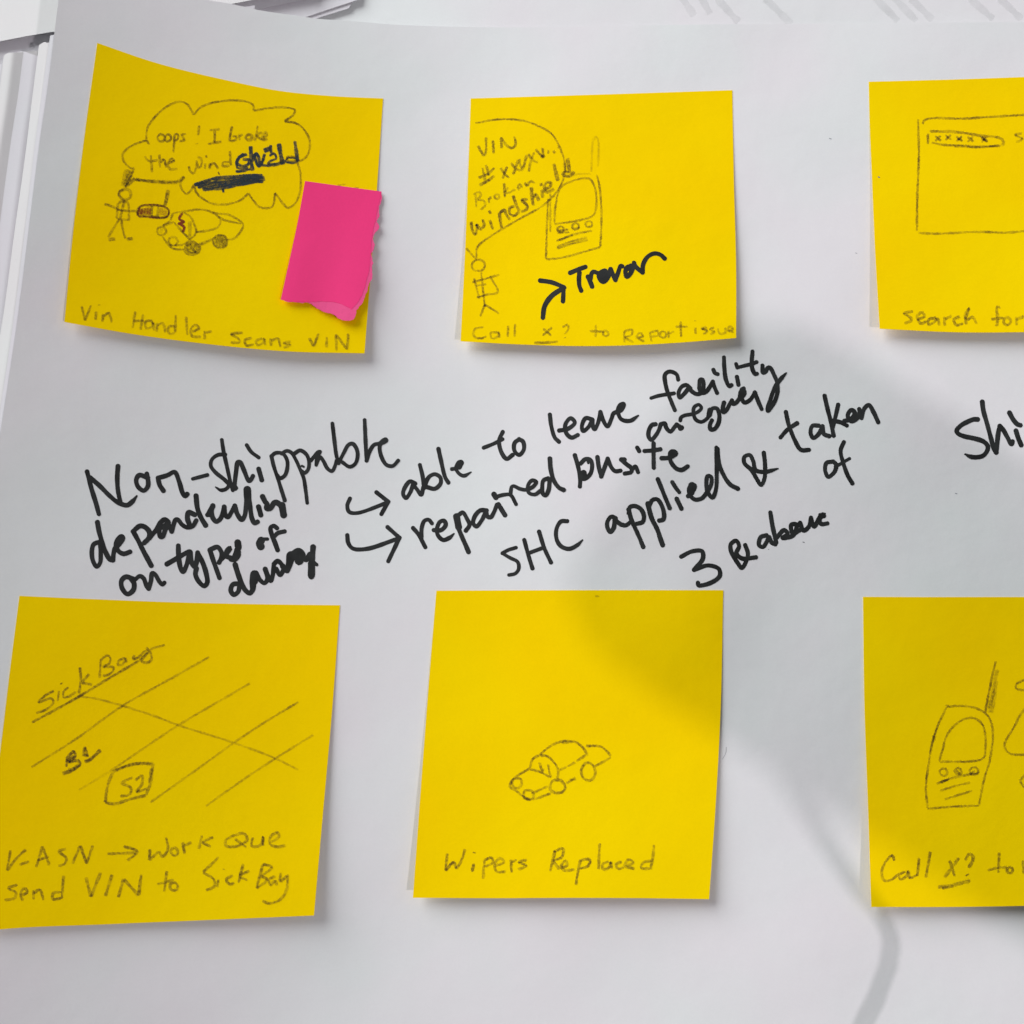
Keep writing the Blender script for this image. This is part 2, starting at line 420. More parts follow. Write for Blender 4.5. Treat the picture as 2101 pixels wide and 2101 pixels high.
word('''22,890 10,900 25,700 45,600 70,600 110,680 170,810 190,800 215,755
@.85 145,405 195,480 280,545
280,675 315,800
@.85 425,530 450,640 500,790 540,920 575,1030
@.85 425,530 470,495 550,500 600,570 605,660 575,750 520,780 490,745
@.8 540,500 600,470 650,490 700,570 750,680 790,780 810,900 830,1060
@.85 685,500 750,465 820,510 850,590 840,680 800,720 765,700
@.5 770,640 790,650
@.8 870,580 960,480 975,480 975,480 940,560 932,630 932,630 975,540 1010,580 1060,670 1110,700 1145,640 1160,580
@.85 1115,160 1135,330 1160,520 1185,610 1185,610 1240,500 1300,400 1345,390 1390,450 1400,540 1370,620 1310,650 1230,600
@.85 1480,120 1490,350 1502,580 1502,580 1545,460 1590,400 1650,385 1700,345 1715,365 1660,395 1650,450 1680,560 1730,630 1800,640 1860,580
@1.2 1690,365 1715,350''', T2, 9.6, 'marker word reading shippable')
word('''200,345 225,480 270,640 310,750 370,850 410,860
@.9 230,610 150,645 125,720 135,860 190,950 235,900 245,760 240,640
410,860 425,750 440,700 500,640 545,560 530,540 480,580 455,660 490,740 560,775 645,748
690,470 760,600 840,760 900,870 935,935
685,470 780,395 850,410 910,480 900,560 840,625
910,560 960,500 1010,440 1060,350 1120,310 1170,350 1110,400 1050,430 1060,540 1090,540 1130,440 1170,380
@.9 1175,380 1215,470 1215,470 1270,310 1300,310 1360,380 1430,415 1500,400 1550,320
1530,240 1445,210 1430,290 1460,380''', T3, 10.4, 'marker letters depen of the word below Non')
word('''@1.1 15,250 35,420 80,540 145,650
@1.2 245,385 190,500
170,510 250,390 230,440 240,540 290,600 350,560 400,400
400,400 415,510 450,540 500,470 545,385 545,385 580,500 640,575 680,520 700,350 715,150
725,150 750,350 780,560 815,620 855,605
@1.6 715,165 722,300
@1.05 870,400 900,510
@1.15 925,260 960,330 985,360 980,420 1030,420 1080,350 1110,340 1170,380 1210,510
@1.4 1190,380 1212,510''', T4, 9.8, 'marker letters dentin of the word below Non')
word('''690,1120 590,1090 530,1140 535,1240 610,1325 690,1270 700,1180 665,1120
@.9 690,1150 780,1080 830,1110 870,1210 900,1250 900,1250 930,1150 950,1040 990,1060 1050,1160 1090,1195 1115,1170''', T3, 10.4, 'marker word reading on')
word('''1305,665 1310,820 1340,980 1370,1020 1410,950 1440,850 1460,760
1150,915 1280,840 1400,770 1465,745 1475,800 1490,900 1530,950 1560,860 1570,760
1570,760 1640,900 1690,1060 1700,1170 1660,1215 1590,1160 1540,1060 1552,975''', T3, 10.2, 'marker letters ty of types')
word('''205,990 250,1130 300,1270 335,1370
225,975 310,950 365,1030 360,1100 330,1160
365,1110 430,1040 480,965 440,1000 425,1070 500,1100
@1.2 585,890 600,950 575,1000 590,1050 545,1110 500,1110
@1.5 585,890 590,930
@1.5 580,1020 550,1090''', T4, 10.2, 'marker letters pes of types')
word('''@.7 990,840 940,840
@1.6 905,860 885,900 900,940
1120,690 1080,660 1035,685 1050,780 1090,880 1130,990
@.9 1080,810 1130,760 1225,735''', T4, 9.8, 'marker word reading of below dependent')
word('''@1.1 550,1190 590,1320 640,1450 690,1540 750,1580 790,1530 805,1450
610,1450 520,1460 490,1540 530,1600 590,1560 610,1470
@1.3 790,1500 790,1400 805,1310 835,1320 820,1420
835,1300 890,1400 950,1440 990,1390 960,1250
960,1250 1000,1350 1035,1410 1060,1350 1080,1180
1080,1180 1130,1140 1180,1180 1210,1240 1165,1330 1110,1250
@1.2 1200,1210 1250,1270 1280,1180 1295,1050 1335,1050 1310,1150 1260,1270
@1.5 1340,1050 1420,1010 1465,1060 1420,1150 1400,1080
@1.1 1470,1080 1520,1120 1570,1050
@1.25 1615,950 1605,1080 1590,1240 1590,1350
@1.5 1595,1180 1592,1330
@.7 1590,1120 1665,1190''', T4, 9.8, 'marker word reading damage')
word('''@.9 105,560 90,600 100,635 145,642 320,582
@.95 255,525 322,578 322,578 283,648''', T10, 9.0, 'marker arrow pointing at able')
word('''@1 90,768 95,810 120,842 200,845 382,785
@1 318,722 385,782 385,782 322,915''', T10, 9.0, 'marker arrow pointing at repaired')
word('''150,340 100,320 55,370 33,440 60,480 100,430 130,350 130,350 170,400 208,448 228,380
195,160 220,260 238,380 238,380 280,280 340,250 392,280 395,340 340,390 265,375
375,6 400,120 440,280 470,330
@.9 505,200 560,190 600,140 575,130 545,190 570,240 620,265 690,230>
@1.5 590,140 572,175''', T7, 8.8, 'marker word reading able')
word('''860,135 832,200 850,290 890,340 935,310
@.95 715,255 790,225 858,190
985,190 950,220 950,280 985,310 1020,270 1015,210 985,190''', T6, 8.8, 'marker word reading to')
word('''1237,85 1245,150 1265,215 1288,238
1290,175 1340,165 1378,130 1355,105 1325,140 1330,190 1360,215 1395,200
1475,112 1440,105 1418,150 1425,178 1455,155 1478,115 1478,115 1480,150 1490,168 1510,130 1523,70 1523,70 1540,120 1563,152 1585,110 1598,78 1640,60 1655,25 1635,30 1622,60 1640,110 1690,120 1738,90>''', T10, 8.8, 'marker word reading leave')
word('''445,430 430,370 380,335 320,330 275,370 280,470 310,590 360,720 402,820
@.9 100,665 200,635 392,605
600,540 550,500 490,520 450,600 465,660 530,600 585,530 585,530 620,580 690,615 750,590 770,500 755,430 725,430 715,500 720,560 750,600 800,585 850,520 888,455
888,460 915,540 942,600
895,305 915,345 950,360
1030,145 1035,280 1055,430 1100,515 1125,500
1195,395 1215,495
@.9 1185,230 1200,275 1200,275 1300,250 1400,225 1445,205
1395,70 1385,200 1395,300 1430,360 1450,355
1522,250 1530,340 1560,330 1590,280 1620,280 1670,370 1710,470 1715,580 1690,680 1640,770 1590,830 1590,780 1620,690 1680,530 1740,440 1825,345>''', T5, 8.7, 'marker word reading facility')
word('''155,1000 110,1010 70,1080 68,1160 100,1200 160,1140 200,1070 222,1000 
222,1000 275,990 290,1040 345,1095 395,1040 425,1005 425,1005 485,1045
@1.2 475,1050 485,1045
@.85 472,950 480,915 520,890 620,870 700,840 740,790 710,750 650,780 640,860 670,940 740,970 810,930 850,880
@1.2 850,820 835,890
850,880 880,800 940,800 970,880 960,980 910,1060 860,1065 850,1010 875,950
1030,725 1015,790 1022,845 1060,820 1100,750 1132,695 1132,695 1150,740 1190,720 1240,650
1280,545 1240,600 1250,655 1290,610 1290,580
@1.2 1265,560 1240,640
1245,655 1290,720 1350,700 1400,640 1425,595 1425,595 1460,690 1510,805''', T5, 8.9, 'marker word squeezed under facility')
word('''130,770 180,830 248,955
@.95 210,870 215,760 240,700 280,690 312,725
330,790 400,790 445,740 430,700 390,710 360,780 370,840 420,885 480,865 525,825>
@1.1 555,650 560,740 600,850 640,940 665,1000
@1.5 550,660 570,760
575,640 610,620 650,680 675,740 640,795
840,600 780,600 730,650 710,720 740,755 790,700 835,610 835,610 850,660 880,665 910,620 940,545
@1.1 955,540 990,600 1018,645
@1.2 912,445 930,475
@.9 930,470 1000,450 1070,450 1125,540
@.9 1070,450 1085,370 1105,365 1160,390 1220,400 1290,370 1320,325 1280,310 1240,360 1250,430 1310,445 1360,410
1435,290 1390,310 1378,370 1385,440 1410,455 1440,400 1450,300
@1.05 1452,100 1460,200 1490,310 1540,380 1585,402''', T7, 9.0, 'marker word reading repaired')
word('''150,225 185,350 205,480 202,550
210,310 260,265 310,270 330,330 310,420 250,470 215,465
@1.5 240,410 245,450
@.6 285,290 290,305
385,245 400,350 425,445 425,445 460,350 492,260 492,260 530,350 570,390 625,385
@1.1 635,270 665,270
640,275 690,320 740,360 735,400 670,415
@.9 750,370 780,340 808,400
@.95 800,145 820,180
970,100 970,230 972,355
875,180 950,175 1040,162
1055,255 1130,250 1200,210 1190,185 1150,190 1140,250 1160,310 1220,370 1270,375 1325,340
@1.7 1165,210 1190,205''', T8, 9.0, 'marker word reading onsite')
word('''@.85 1045,838 1000,852 968,870 968,870 1010,895 1055,920 1060,960 1040,985 1005,993
1092,795 1115,880 1138,955
1176,748 1205,840 1243,922
@.9 1115,870 1195,840
1335,688 1300,690 1275,730 1275,790 1300,830 1345,845 1390,825 1422,795>''', T10, 8.8, 'marker letters SHC')
word('''575,880 530,865 490,915 490,980 520,1025 555,980 565,890 565,890 620,940 680,955 725,925
710,790 740,900 790,1010 830,1100 862,1180
710,830 725,765 780,755 840,790 870,860 855,920 790,940
@1.1 910,730 950,880 1010,1000 1040,1090 1065,1160
925,750 960,690 1010,685 1060,760 1080,850 1070,895 1030,905
1015,475 1050,560 1090,660 1138,775
1212,680 1260,780
@.95 1165,505 1200,560 1238,610
@.95 1330,650 1380,600 1400,540 1370,530 1340,570 1350,640 1400,685 1470,675 1520,620 1570,530 1570,450 1535,440 1520,520 1540,620 1585,665 1620,580 1628,400 1625,145
1635,160 1650,300 1700,430 1770,530 1848,572
@1.5 1370,540 1362,610''', T8, 9.2, 'marker word reading applied')
word('''@.95 875,632 882,700 878,780 860,815 835,780 805,730 765,690 765,655 795,645 815,680 828,730 880,740 955,722>''', T9, 9.2, 'marker ampersand after applied')
word('''1000,402 1015,470 1050,560 1085,615 1130,616
970,545 1010,500 1063,465
1185,478 1150,480 1140,520 1155,548 1190,520 1207,482 1207,482 1215,525 1245,538
1219,310 1235,380 1255,460 1270,535
1296,360 1280,430 1265,490
1270,450 1310,460 1345,478
1330,452 1370,440 1390,405 1370,390 1350,420 1370,455 1405,435 1420,395
1415,385 1428,435 1428,435 1445,380 1470,362 1495,400 1522,458''', T9, 9.0, 'marker word reading taken')
word('''1262,682 1230,690 1222,730 1240,768 1275,740 1285,700 1268,682
@.8 1280,712 1360,665
1328,572 1310,620 1325,690 1350,760 1376,805''', T9, 8.8, 'marker word reading of below taken')
word('''408,1220 470,1190 525,1190 530,1230 480,1295 480,1295 560,1270 620,1290 625,1330 570,1370 505,1382 502,1368''', T9, 9.2, 'marker figure 3')
word('''770,1155 785,1210 750,1285 730,1260 690,1190 688,1150 718,1130 735,1160 720,1200 750,1230 830,1224''', T9, 9.0, 'marker ampersand before above')
word('''890,1100 858,1110 848,1155 870,1165 905,1110 905,1110 920,1140 940,1150
912,970 925,1050 945,1140
@1 950,1110 990,1070 1010,1090 980,1115 1040,1100 1060,1040 1030,1040 1040,1090 1080,1070
1080,1030 1100,1072 1130,1050 1142,1000 1142,1000 1160,1050 1190,1000 1215,980 1190,1010 1200,1035 1235,1032
@1 1195,985 1215,990''', T9, 9.2, 'marker word reading above')
word('''1015,775 940,775 820,820 680,900 600,1000 640,1060 760,1110 950,1150 1130,1210 1215,1300 1200,1400 1120,1490 1000,1520 880,1510 770,1462>
1108,430 1130,600 1200,850 1280,1150 1330,1330 1382,1425 1382,1425 1400,1250 1430,1000 1455,905 1455,905 1520,980 1600,1120 1685,1265 1705,1210
1645,645 1720,780 1800,870 1860,890
1772,1000 1820,1150 1875,1280''', T11, 9.8, 'marker letters Shi at the right edge')
for i, (x, y, r) in enumerate(((1704, 284, 2.2), (1757, 519, 1.6), (1649, 1112, 1.8), (1577, 1127, 1.2), (1962, 1012, 2.0))):
    draw('ink_speck', f'{x-r},{y} {x+r*.6},{y+r*.5}', (0, 0, 1), pad, r*.8, M['speck'], chart, pencil=False)
draw('stray_hair', '1490,1533 1489,1545 1482,1558', (0, 0, 1), pad, .7, M['speck'], chart, pencil=False)

# ------------------------------------------------------------------ the sticky notes
def note(top, bottom, left, right, bl, br, label, mat='yellow', power=1.9, base=.14, under=None, group='yellow sticky notes on the chart'):
    c = [top[0], top[-1], bottom[-1], bottom[0]]
    sh = Sheet(c, bl, br, base, power, under)
    ctr = sh(np.array([sum(p[0] for p in c)/4]), np.array([sum(p[1] for p in c)/4]))[0]
    root = empty('sticky_note', ctr)
    G = coons(top, bottom, left, right, 64, 64)
    slab('note_paper', G, sh, .1, M[mat], root)
    return tag(root, label, 'sticky note', group), sh

def pen(name, text, T, sh, root, w=4.2, mat='lead', press=1.0, label=None, off=.035):
    return draw(name, text, T, sh, w*(1.38 if mat == 'lead' else 1.12), M[mat], root, pencil=True, press=press, label=label, off=off)

# ---- note 1
n1, s1 = note([(199.6, 88), (317, 128), (462, 164), (571, 186), (680, 197), (786, 202)],
              [(132, 660.5), (263, 684), (426, 706), (590, 721), (748, 725)],
              [(199.6, 88), (172, 290), (150, 475), (132, 660.5)], [(786, 202), (773, 393), (748, 725)], 2.2, 2.6,
              'yellow sticky note with the pink scrap, a speech bubble and a car drawing')
T13, T14 = (200, 180, 4.2), (100, 50, 2.76)
pen('speech_bubble_drawing', '''420,450 430,350 480,270 560,190 640,140 720,120 770,140 800,180 830,235 830,235 870,185 940,145 1080,115 1200,110 1300,125 1340,150 1345,200 1345,200 1450,180 1580,170 1700,190 1690,230 1610,290 1610,290 1720,310 1800,390 1832,480 1810,580 1760,625 1720,635
420,450 430,465 448,490
425,455 340,480 250,530 215,580 230,640 290,695 310,695 270,800 235,860
1720,640 1745,720 1752,800 1745,900 1700,1000 1640,1035 1600,1000 1530,905 1530,905 1520,990 1500,1030 1400,1030 1350,980 1300,910 1300,910 1230,970 1100,1005 990,1000 900,950 850,900 835,850
835,830 800,890 765,915 730,880 715,820 750,765
@1.4 750,768 680,815 500,810 330,790
@1.4 ~.8 325,792 450,806 690,812''', T13, s1, n1, 4.0)
pen('pencil_shading', '''@2 255,700 222,850; @2 275,705 240,850; @2 290,710 255,840; @1.4 ~1.8 325,780 240,860''', T13, s1, n1, 4.5, press=.5)
pen('pencil_words', '''O548,432,30,32
O607,432,25,30
665,400 660,480 655,560; @.9 665,400 690,402 692,440 665,460
765,400 725,405 740,430 748,450 705,465
@1.1 875,325 868,410; @1.3 855,480 857,486
1010,360 1010,475; 965,365 1055,358; 950,485 1070,464
1160,330 1145,400 1135,465; 1140,460 1190,450 1195,420 1160,418
1220,400 1225,455; 1225,420 1250,402
@1.3 ~1.1 O1305,428,28,24
1380,325 1370,400 1355,460; 1420,380 1375,415 1420,450
@1.2 1420,430 1460,410 1450,385 1425,410 1430,450 1465,440''', T13, s1, n1, 4.3, label='pencil words oops! I broke')
pen('pencil_words', '''460,580 465,650 470,730; 405,590 440,630 520,625
535,575 535,650 540,690; 540,650 570,620 595,690
610,650 660,630 640,612 608,650 625,700 690,700
785,675 800,720 825,740 850,690 858,645; 850,625 875,690 895,665 890,610 862,595
930,650 925,700; 930,595 945,590
970,650 965,700; 970,665 1005,650 1040,700
1140,545 1145,620 1150,672; 1140,640 1085,645 1080,675 1140,672
1725,600 1635,600 1640,632 1730,630; 1600,620 1560,650
@1.1 1040,740 1050,735''', T13, s1, n1, 4.4, label='pencil words the wind')
pen('crayon_letters', '''1290,405 1225,430 1200,480 1240,505 1300,490 1310,455 1250,450
@.9 1265,400 1210,450 1205,520 1300,522; @.9 1190,555 1260,548 1320,530
@1.25 1320,335 1325,450 1335,550; 1330,470 1370,400 1390,440 1400,512; @.9 1345,400 1390,508 1440,440; @.9 1440,400 1412,500
@1.5 1432,376 1498,352; 1490,325 1497,400; @.8 1480,420 1520,400 1540,440 1490,465 1472,488 1560,490
@1.5 1562,312 1577,400 1600,495; @.9 1410,500 1500,502 1610,475; @1.15 1700,290 1715,400 1725,468; @.6 1720,440 1640,440 1620,468 1690,480 1728,465''',
    (200, 220, 4.2), s1, n1, 6.8, 'dark', label='dark letters shield over the pencil')
pen('crossed_out_word', '''835,840 1000,785 1200,765 1425,755
860,855 1000,815 1200,785 1440,772
870,860 1100,815 1300,795 1445,790
900,870 1100,840 1300,810 1430,808
905,878 1050,868 1200,840 1400,800
@.7 1083,865 1085,905; @.7 850,835 980,800 ''', T13, s1, n1, 7.6, 'dark', label='word crossed out in dark crayon')
pen('stick_figure_drawing', '''@1.2 O237,920,52,44
@1.2 240,972 218,1030 195,1130
~.8 178,990 165,1130; ~.8 178,990 250,980 270,1030 270,1150; ~.7 165,1130 270,1140
60,1000 130,1025 200,1055 350,1065
190,1130 140,1210 92,1290; 205,1130 218,1220 240,1300
@1.3 92,1308 155,1304; @1.4 252,1308 305,1297''', T13, s1, n1, 4.4)
pen('walkie_talkie_drawing', '''350,1110 345,1060 372,1020 460,1015 560,1020 610,1050 612,1090 580,1118 460,1110 350,1110
470,1020 465,1110; 525,1020 515,1120
@1.4 610,878 597,950 580,1020
''', T13, s1, n1, 4.4, press=1.1)
pen('red_pencil_fill', '''345,1105 372,1022 560,1020 612,1055 600,1110 350,1108
@2 ~.7 375,1040 362,1095; @2 ~.7 400,1035 385,1100; @2 ~.6 425,1030 415,1100; @2 ~.7 445,1030 440,1100; @2 ~.4 550,1035 545,1100; @2 ~.5 585,1045 580,1105''', T13, s1, n1, 4.5, 'red', press=.85, label='reddish brown fill of the drawn radio')
pen('car_drawing', '''650,1080 760,1065 880,1050 980,1070 1040,1110 1060,1150 1040,1200 980,1225 850,1245
650,1080 630,1145; 740,1075 800,1110 835,1180 850,1245 800,1300 740,1250 660,1160
630,1150 560,1190; ~.8 560,1190 600,1180 660,1155
O552,1235,38,38
560,1280 600,1340 650,1385 750,1395
~.8 O650,1322,40,38
660,1358 740,1350 810,1300; 640,1370 620,1340
980,1070 1040,1085 1120,1092 1200,1130 1255,1180 1210,1270 1160,1305 1110,1310
1040,1112 1100,1142 1240,1172
870,1350 990,1302; 880,1362 985,1310
@1.4 ~1.15 O815,1385,64,52
~1.1 O815,1385,45,35; 770,1400 860,1360; 790,1350 845,1420; ~.9 O1055,1325,60,60''', T13, s1, n1, 3.9, press=.92)
pen('pencil_shading', '''@2 1010,1290 1020,1370; @2 1030,1270 1045,1385; @2 1055,1262 1065,1385; @2 1080,1265 1085,1385; @2 1100,1300 1100,1370; @1.5 ~1.2 795,1150 795,1290
@2 ~.6 535,1230 565,1240; ~.8 770,1360 850,1360; ~.8 780,1400 850,1410; ~.8 765,1380 860,1385''', T13, s1, n1, 4.6, press=.55)
pen('red_crack_drawing', '735,1075 705,1130 745,1155 700,1170 745,1205 738,1245; ~.9 742,1160 715,1172 750,1200 730,1240', T13, s1, n1, 5.0, 'red', press=1.15, label='red crack drawn on the car windshield')
pen('pencil_mark', '~.6 1632,912 1682,905; ~.6 1728,926 1758,925', T14, s1, n1, 3)
pen('pencil_caption', '''187,1595 205,1678 205,1678 240,1590; 270,1625 265,1675; 285,1585 286,1592
308,1640 305,1685; 308,1655 340,1635 358,1690
490,1625 475,1720; 535,1640 520,1730; 478,1680 540,1680
590,1680 550,1682 552,1720 585,1712 590,1690 597,1735
615,1690 612,1740; 615,1705 645,1692 662,1745
720,1645 715,1745; 715,1710 680,1712 682,1750 715,1748
778,1655 785,1760
812,1740 850,1722 832,1702 805,1725 812,1765 862,1770
880,1735 885,1785; 880,1748 925,1736
1100,1745 1035,1755 1075,1780 1080,1800 1030,1802
1152,1775 1110,1790 1120,1818 1162,1812
1210,1778 1175,1792 1182,1818 1215,1800 1220,1780 1226,1818
1255,1778 1260,1822; 1258,1792 1298,1780 1312,1828
1372,1795 1330,1805 1367,1815 1330,1832
1475,1775 1500,1825 1500,1825 1528,1750; 1575,1770 1572,1830
1630,1850 1625,1755 1625,1755 1690,1842 1690,1842 1696,1750''', T14, s1, n1, 4.6, press=.9, label='pencil caption Vin Handler scans VIN')

# ---- note 2
n2, s2 = note([(966, 202), (1230, 194), (1502.5, 185)], [(945, 700), (1050, 706), (1226, 710), (1380, 704), (1510.5, 693.5)],
              [(966, 202), (960, 370), (953, 540), (945, 700)], [(1502.5, 185), (1505.8, 367), (1510.5, 550), (1510.5, 693.5)], 2.9, 2.9,
              'yellow sticky note with the black marker name and arrow over a drawn radio')
T12 = (900, 150, 2.76)
pen('speech_bubble_drawing', '207,283 340,262 470,268 560,298 640,345 690,430 715,520 705,600 670,670 590,750 450,830 300,920 220,985 213,1060', T12, s2, n2, 3.6)
TA = (940, 230, 6.0375)
pen('pencil_words', '''245,415 290,500 318,535 340,505 345,310; 430,350 440,515; 538,450 530,310 530,310 590,400 660,445 705,420 710,360 690,300
300,690 335,850; 345,650 380,790; 250,815 360,770 450,690; @1.1 260,908 370,850 450,785
525,690 570,760 630,815; 605,675 550,825; 655,630 700,690 755,720; 745,590 680,775
765,580 760,640 790,700; 850,530 790,710 745,725; 865,520 930,600 990,625; 940,500 890,640 875,740
@1.1 955,460 1020,530 1060,570; @1.2 1045,440 1050,570; @1.1 1020,560 1075,535
@1.2 1105,492 1128,494; @1.2 1180,475 1200,508; 1240,425 1252,448''', TA, s2, n2, 4.6, press=1.05, label='pencil words VIN and crosses')
pen('pencil_words', '''215,1010 225,1180; 185,1020 260,990 280,1030 230,1090; 235,1090 320,1100 330,1160 275,1210
375,1060 385,1130; 380,1085 412,1045; O480,1048,30,27; @1.2 ~1.4 570,880 580,1055; 620,930 585,985 620,1000 710,955
735,940 785,925 760,895 735,930 755,970; 820,870 850,910 900,858 950,880; 825,875 850,905''', TA, s2, n2, 4.2, press=.8, label='faint pencil word Broken')
pen('pencil_words', '''160,1355 175,1460 210,1515 235,1440 230,1395 275,1450 320,1400 300,1325
390,1335 430,1455; 380,1220 405,1260; @1.2 510,1240 522,1340 540,1440; @1.1 515,1250 570,1215 600,1280 640,1335
@1.1 680,1030 720,1150 760,1230; 700,1160 640,1190 640,1260 690,1285 760,1230
865,1080 790,1092 850,1150 850,1200 780,1238; @1.2 905,930 915,1050 930,1160; @1.1 930,1070 960,1020 1000,1100
@1.1 1035,960 1050,1065; 1020,880 1035,915; 1060,960 1130,930 1150,880 1100,870 1065,930 1090,990 1190,955
@1.3 1185,640 1210,750 1235,855; @1.3 1350,570 1370,680 1385,755; @1.1 1440,735 1400,780 1350,795 1295,770 1330,740 1380,748
~.4 1318,620 1320,730''', TA, s2, n2, 5.2, press=1.3, label='pencil word Windshield')
pen('walkie_talkie_drawing', '''620,710 612,880 608,1055 608,1055 700,1045 915,985 915,985 922,800 910,640 895,575
~.3 715,590 780,572 862,570
~.42 865,560 868,470 875,380 893,360 905,400 902,530
~.7 632,680 632,900
655,850 662,750 690,650 760,610 850,598 885,650 885,790 860,815 760,840 655,855
O690,885,19,17; 668,895 735,885; O775,868,19,18; 750,880 800,875; O850,855,19,17
@.8 670,908 740,900
665,950 740,922 800,905 870,893; 680,948 760,915
668,985 745,955 840,932; 670,993 760,965 845,945''', T12, s2, n2, 3.8, press=.95)
pen('stick_figure_drawing', '''155,990 215,1060; O225,1088,37,33; 240,1125 250,1220 262,1325
~.9 190,1185 345,1142; ~.8 200,1160 230,1280; ~.9 290,1150 335,1240 270,1255 215,1272; 210,1205 270,1195
262,1310 235,1378; 262,1310 342,1362''', T12, s2, n2, 4.0)
pen('pencil_caption', '''255,1438 205,1450 200,1490 240,1502 272,1490
335,1468 295,1472 300,1502 335,1490 340,1468 346,1500; 395,1430 390,1495; 432,1420 430,1495
590,1445 638,1487; 642,1440 588,1487
@1.2 540,1528 610,1526 676,1520
700,1440 728,1425 735,1450 712,1478; 715,1496 717,1500
890,1425 888,1495; 855,1460 937,1465; O945,1475,16,15
1050,1460 1052,1525; 1050,1460 1095,1455 1090,1485 1055,1495 1102,1526
1120,1500 1156,1490 1140,1472 1120,1495 1165,1520
1195,1468 1205,1522; 1195,1470 1240,1460 1240,1485 1200,1492; O1270,1480,18,18
1300,1460 1302,1500; 1300,1478 1335,1462; 1370,1405 1372,1495; 1340,1437 1410,1435
1453,1440 1455,1478; 1453,1400 1453,1406; 1520,1440 1490,1447 1520,1460 1498,1480
1560,1440 1535,1450 1560,1465 1538,1480; 1580,1445 1590,1475 1622,1470 1622,1440
1640,1460 1665,1450 1650,1435 1635,1455 1670,1468''', T12, s2, n2, 4.0, press=.85, label='pencil caption Call x? to Report issue')
draw('marker_word', '''@.95 155,462 280,410 395,368
@.98 300,460 292,560 300,670 328,745
435,525 470,600 500,680
@.9 480,560 490,480 520,445 585,465
@1.1 640,560 700,490 710,430 650,450 610,500 640,580 680,600 740,540 790,430
@.95 795,405 835,500 870,575 870,575 910,470 955,350 980,360
@.95 1100,360 1060,370 1030,440 1050,525 1110,470 1150,360 1110,350 1080,400
@.95 1165,305 1180,350 1240,410 1300,455 1300,455 1310,330 1370,220 1440,170 1510,155 1590,180 1650,235''', (1150, 500, 7.728), s2, 9.6, M['ink'], n2, pencil=False, label='marker name Trevor')
draw('marker_arrow', '''@.9 575,1175 640,1185 708,1212 708,1212 704,1292
710,1215 640,1262 600,1320 590,1385''', T12, s2, 10.2, M['ink'], n2, pencil=False)

# ---- note 3
n3, s3 = note([(1782.6, 167.7), (1990, 162), (2101, 158), (2330, 151)], [(1805, 674.5), (1972.7, 682), (2101, 681.5), (2372, 672)],
              [(1782.6, 167.7), (1785, 265), (1789, 360), (1796, 520), (1805, 674.5)], [(2330, 151), (2352, 420), (2372, 672)], 3.2, 3.0,
              'yellow sticky note with a drawn screen frame and row of crosses')
T18 = (1600, 100, 3.22)
pen('screen_drawing', '''913,465 918,700 908,960 905,1205
945,500 950,480 985,462 1200,462 1400,450 1620,437 1900,425
~.85 915,1218 1060,1222 1100,1220 1300,1210 1500,1215 1620,1205 1900,1200
978,560 978,630; @1.2 990,545 1180,552 1330,575 1450,590 1477,615 1468,642
1000,620 1080,635 1200,640 1300,648 1462,642; ~.8 1150,645 1320,650 1450,638''', T18, s3, n3, 4.2)
X = ''
for cx, cy in ((1045, 595), (1112, 588), (1185, 598), (1258, 600), (1350, 602)):
    X += f'{cx-20},{cy-18} {cx+22},{cy+14};{cx+18},{cy-20} {cx-18},{cy+16};'
pen('pencil_words', X+'1330,595 1375,610; 1172,600 1200,590; 1600,557 1555,570 1602,595 1560,618', T18, s3, n3, 4.2, label='pencil row of crosses')
pen('pencil_caption', '''880,1735 820,1748 865,1778 868,1795 822,1815
905,1790 955,1768 940,1742 908,1770 930,1815 970,1800
1035,1778 985,1788 982,1822 1012,1812 1040,1785 1055,1828
1085,1770 1090,1832; 1088,1788 1135,1765
1190,1768 1150,1790 1165,1825 1212,1815
1225,1790 1250,1715 1225,1760 1232,1822; 1238,1795 1270,1772 1302,1820
1458,1712 1435,1705 1438,1790 1430,1835; 1395,1787 1478,1778
O1500,1800,24,24; 1560,1770 1565,1828; 1562,1790 1615,1768''', T18, s3, n3, 5.2, press=.95, label='pencil caption Search for')
draw('ink_speck', '1802,363 1804,364', (0, 0, 1), s3, 2.2, M['speck'], n3, pencil=False)

# ---- note 4
n4, s4 = note([(39.9, 1222.7), (180, 1229), (362, 1236), (540, 1240), (697.5, 1241.9)], [(-48, 1912), (0, 1907), (217, 1896.6), (434.8, 1887.5), (644.2, 1878.5)],
              [(39.9, 1222.7), (20, 1380), (0, 1547), (-28, 1750), (-48, 1912)], [(697.5, 1241.9), (681, 1463.6), (664.9, 1644.8), (644.2, 1878.5)], 1.5, 3.2,
              'yellow sticky note with slanting pencil lines and a boxed S2')
T15 = (0, 1210, 2.76)
TC = (0, 1300, 5.367)
pen('pencil_words', '''595,630 500,680 425,755 560,715 590,750 520,830 400,875; 650,630 635,745; 673,542 682,554
755,590 700,640 700,700 750,695 840,640; @1.1 880,370 890,500 870,660; 985,445 895,540 895,540 1015,560
1110,300 1095,490; 1100,300 1180,240 1215,270 1200,330 1140,365 1250,370 1230,430 1130,470
1380,265 1310,300 1300,345 1350,340 1385,280 1390,322; 1480,230 1470,280 1520,262 1600,190 1640,172
@1.1 1610,150 1660,220 1665,290 1610,320 1560,300 1640,200''', TC, s4, n4, 4.4, press=1.05, label='pencil words Sick Bay')
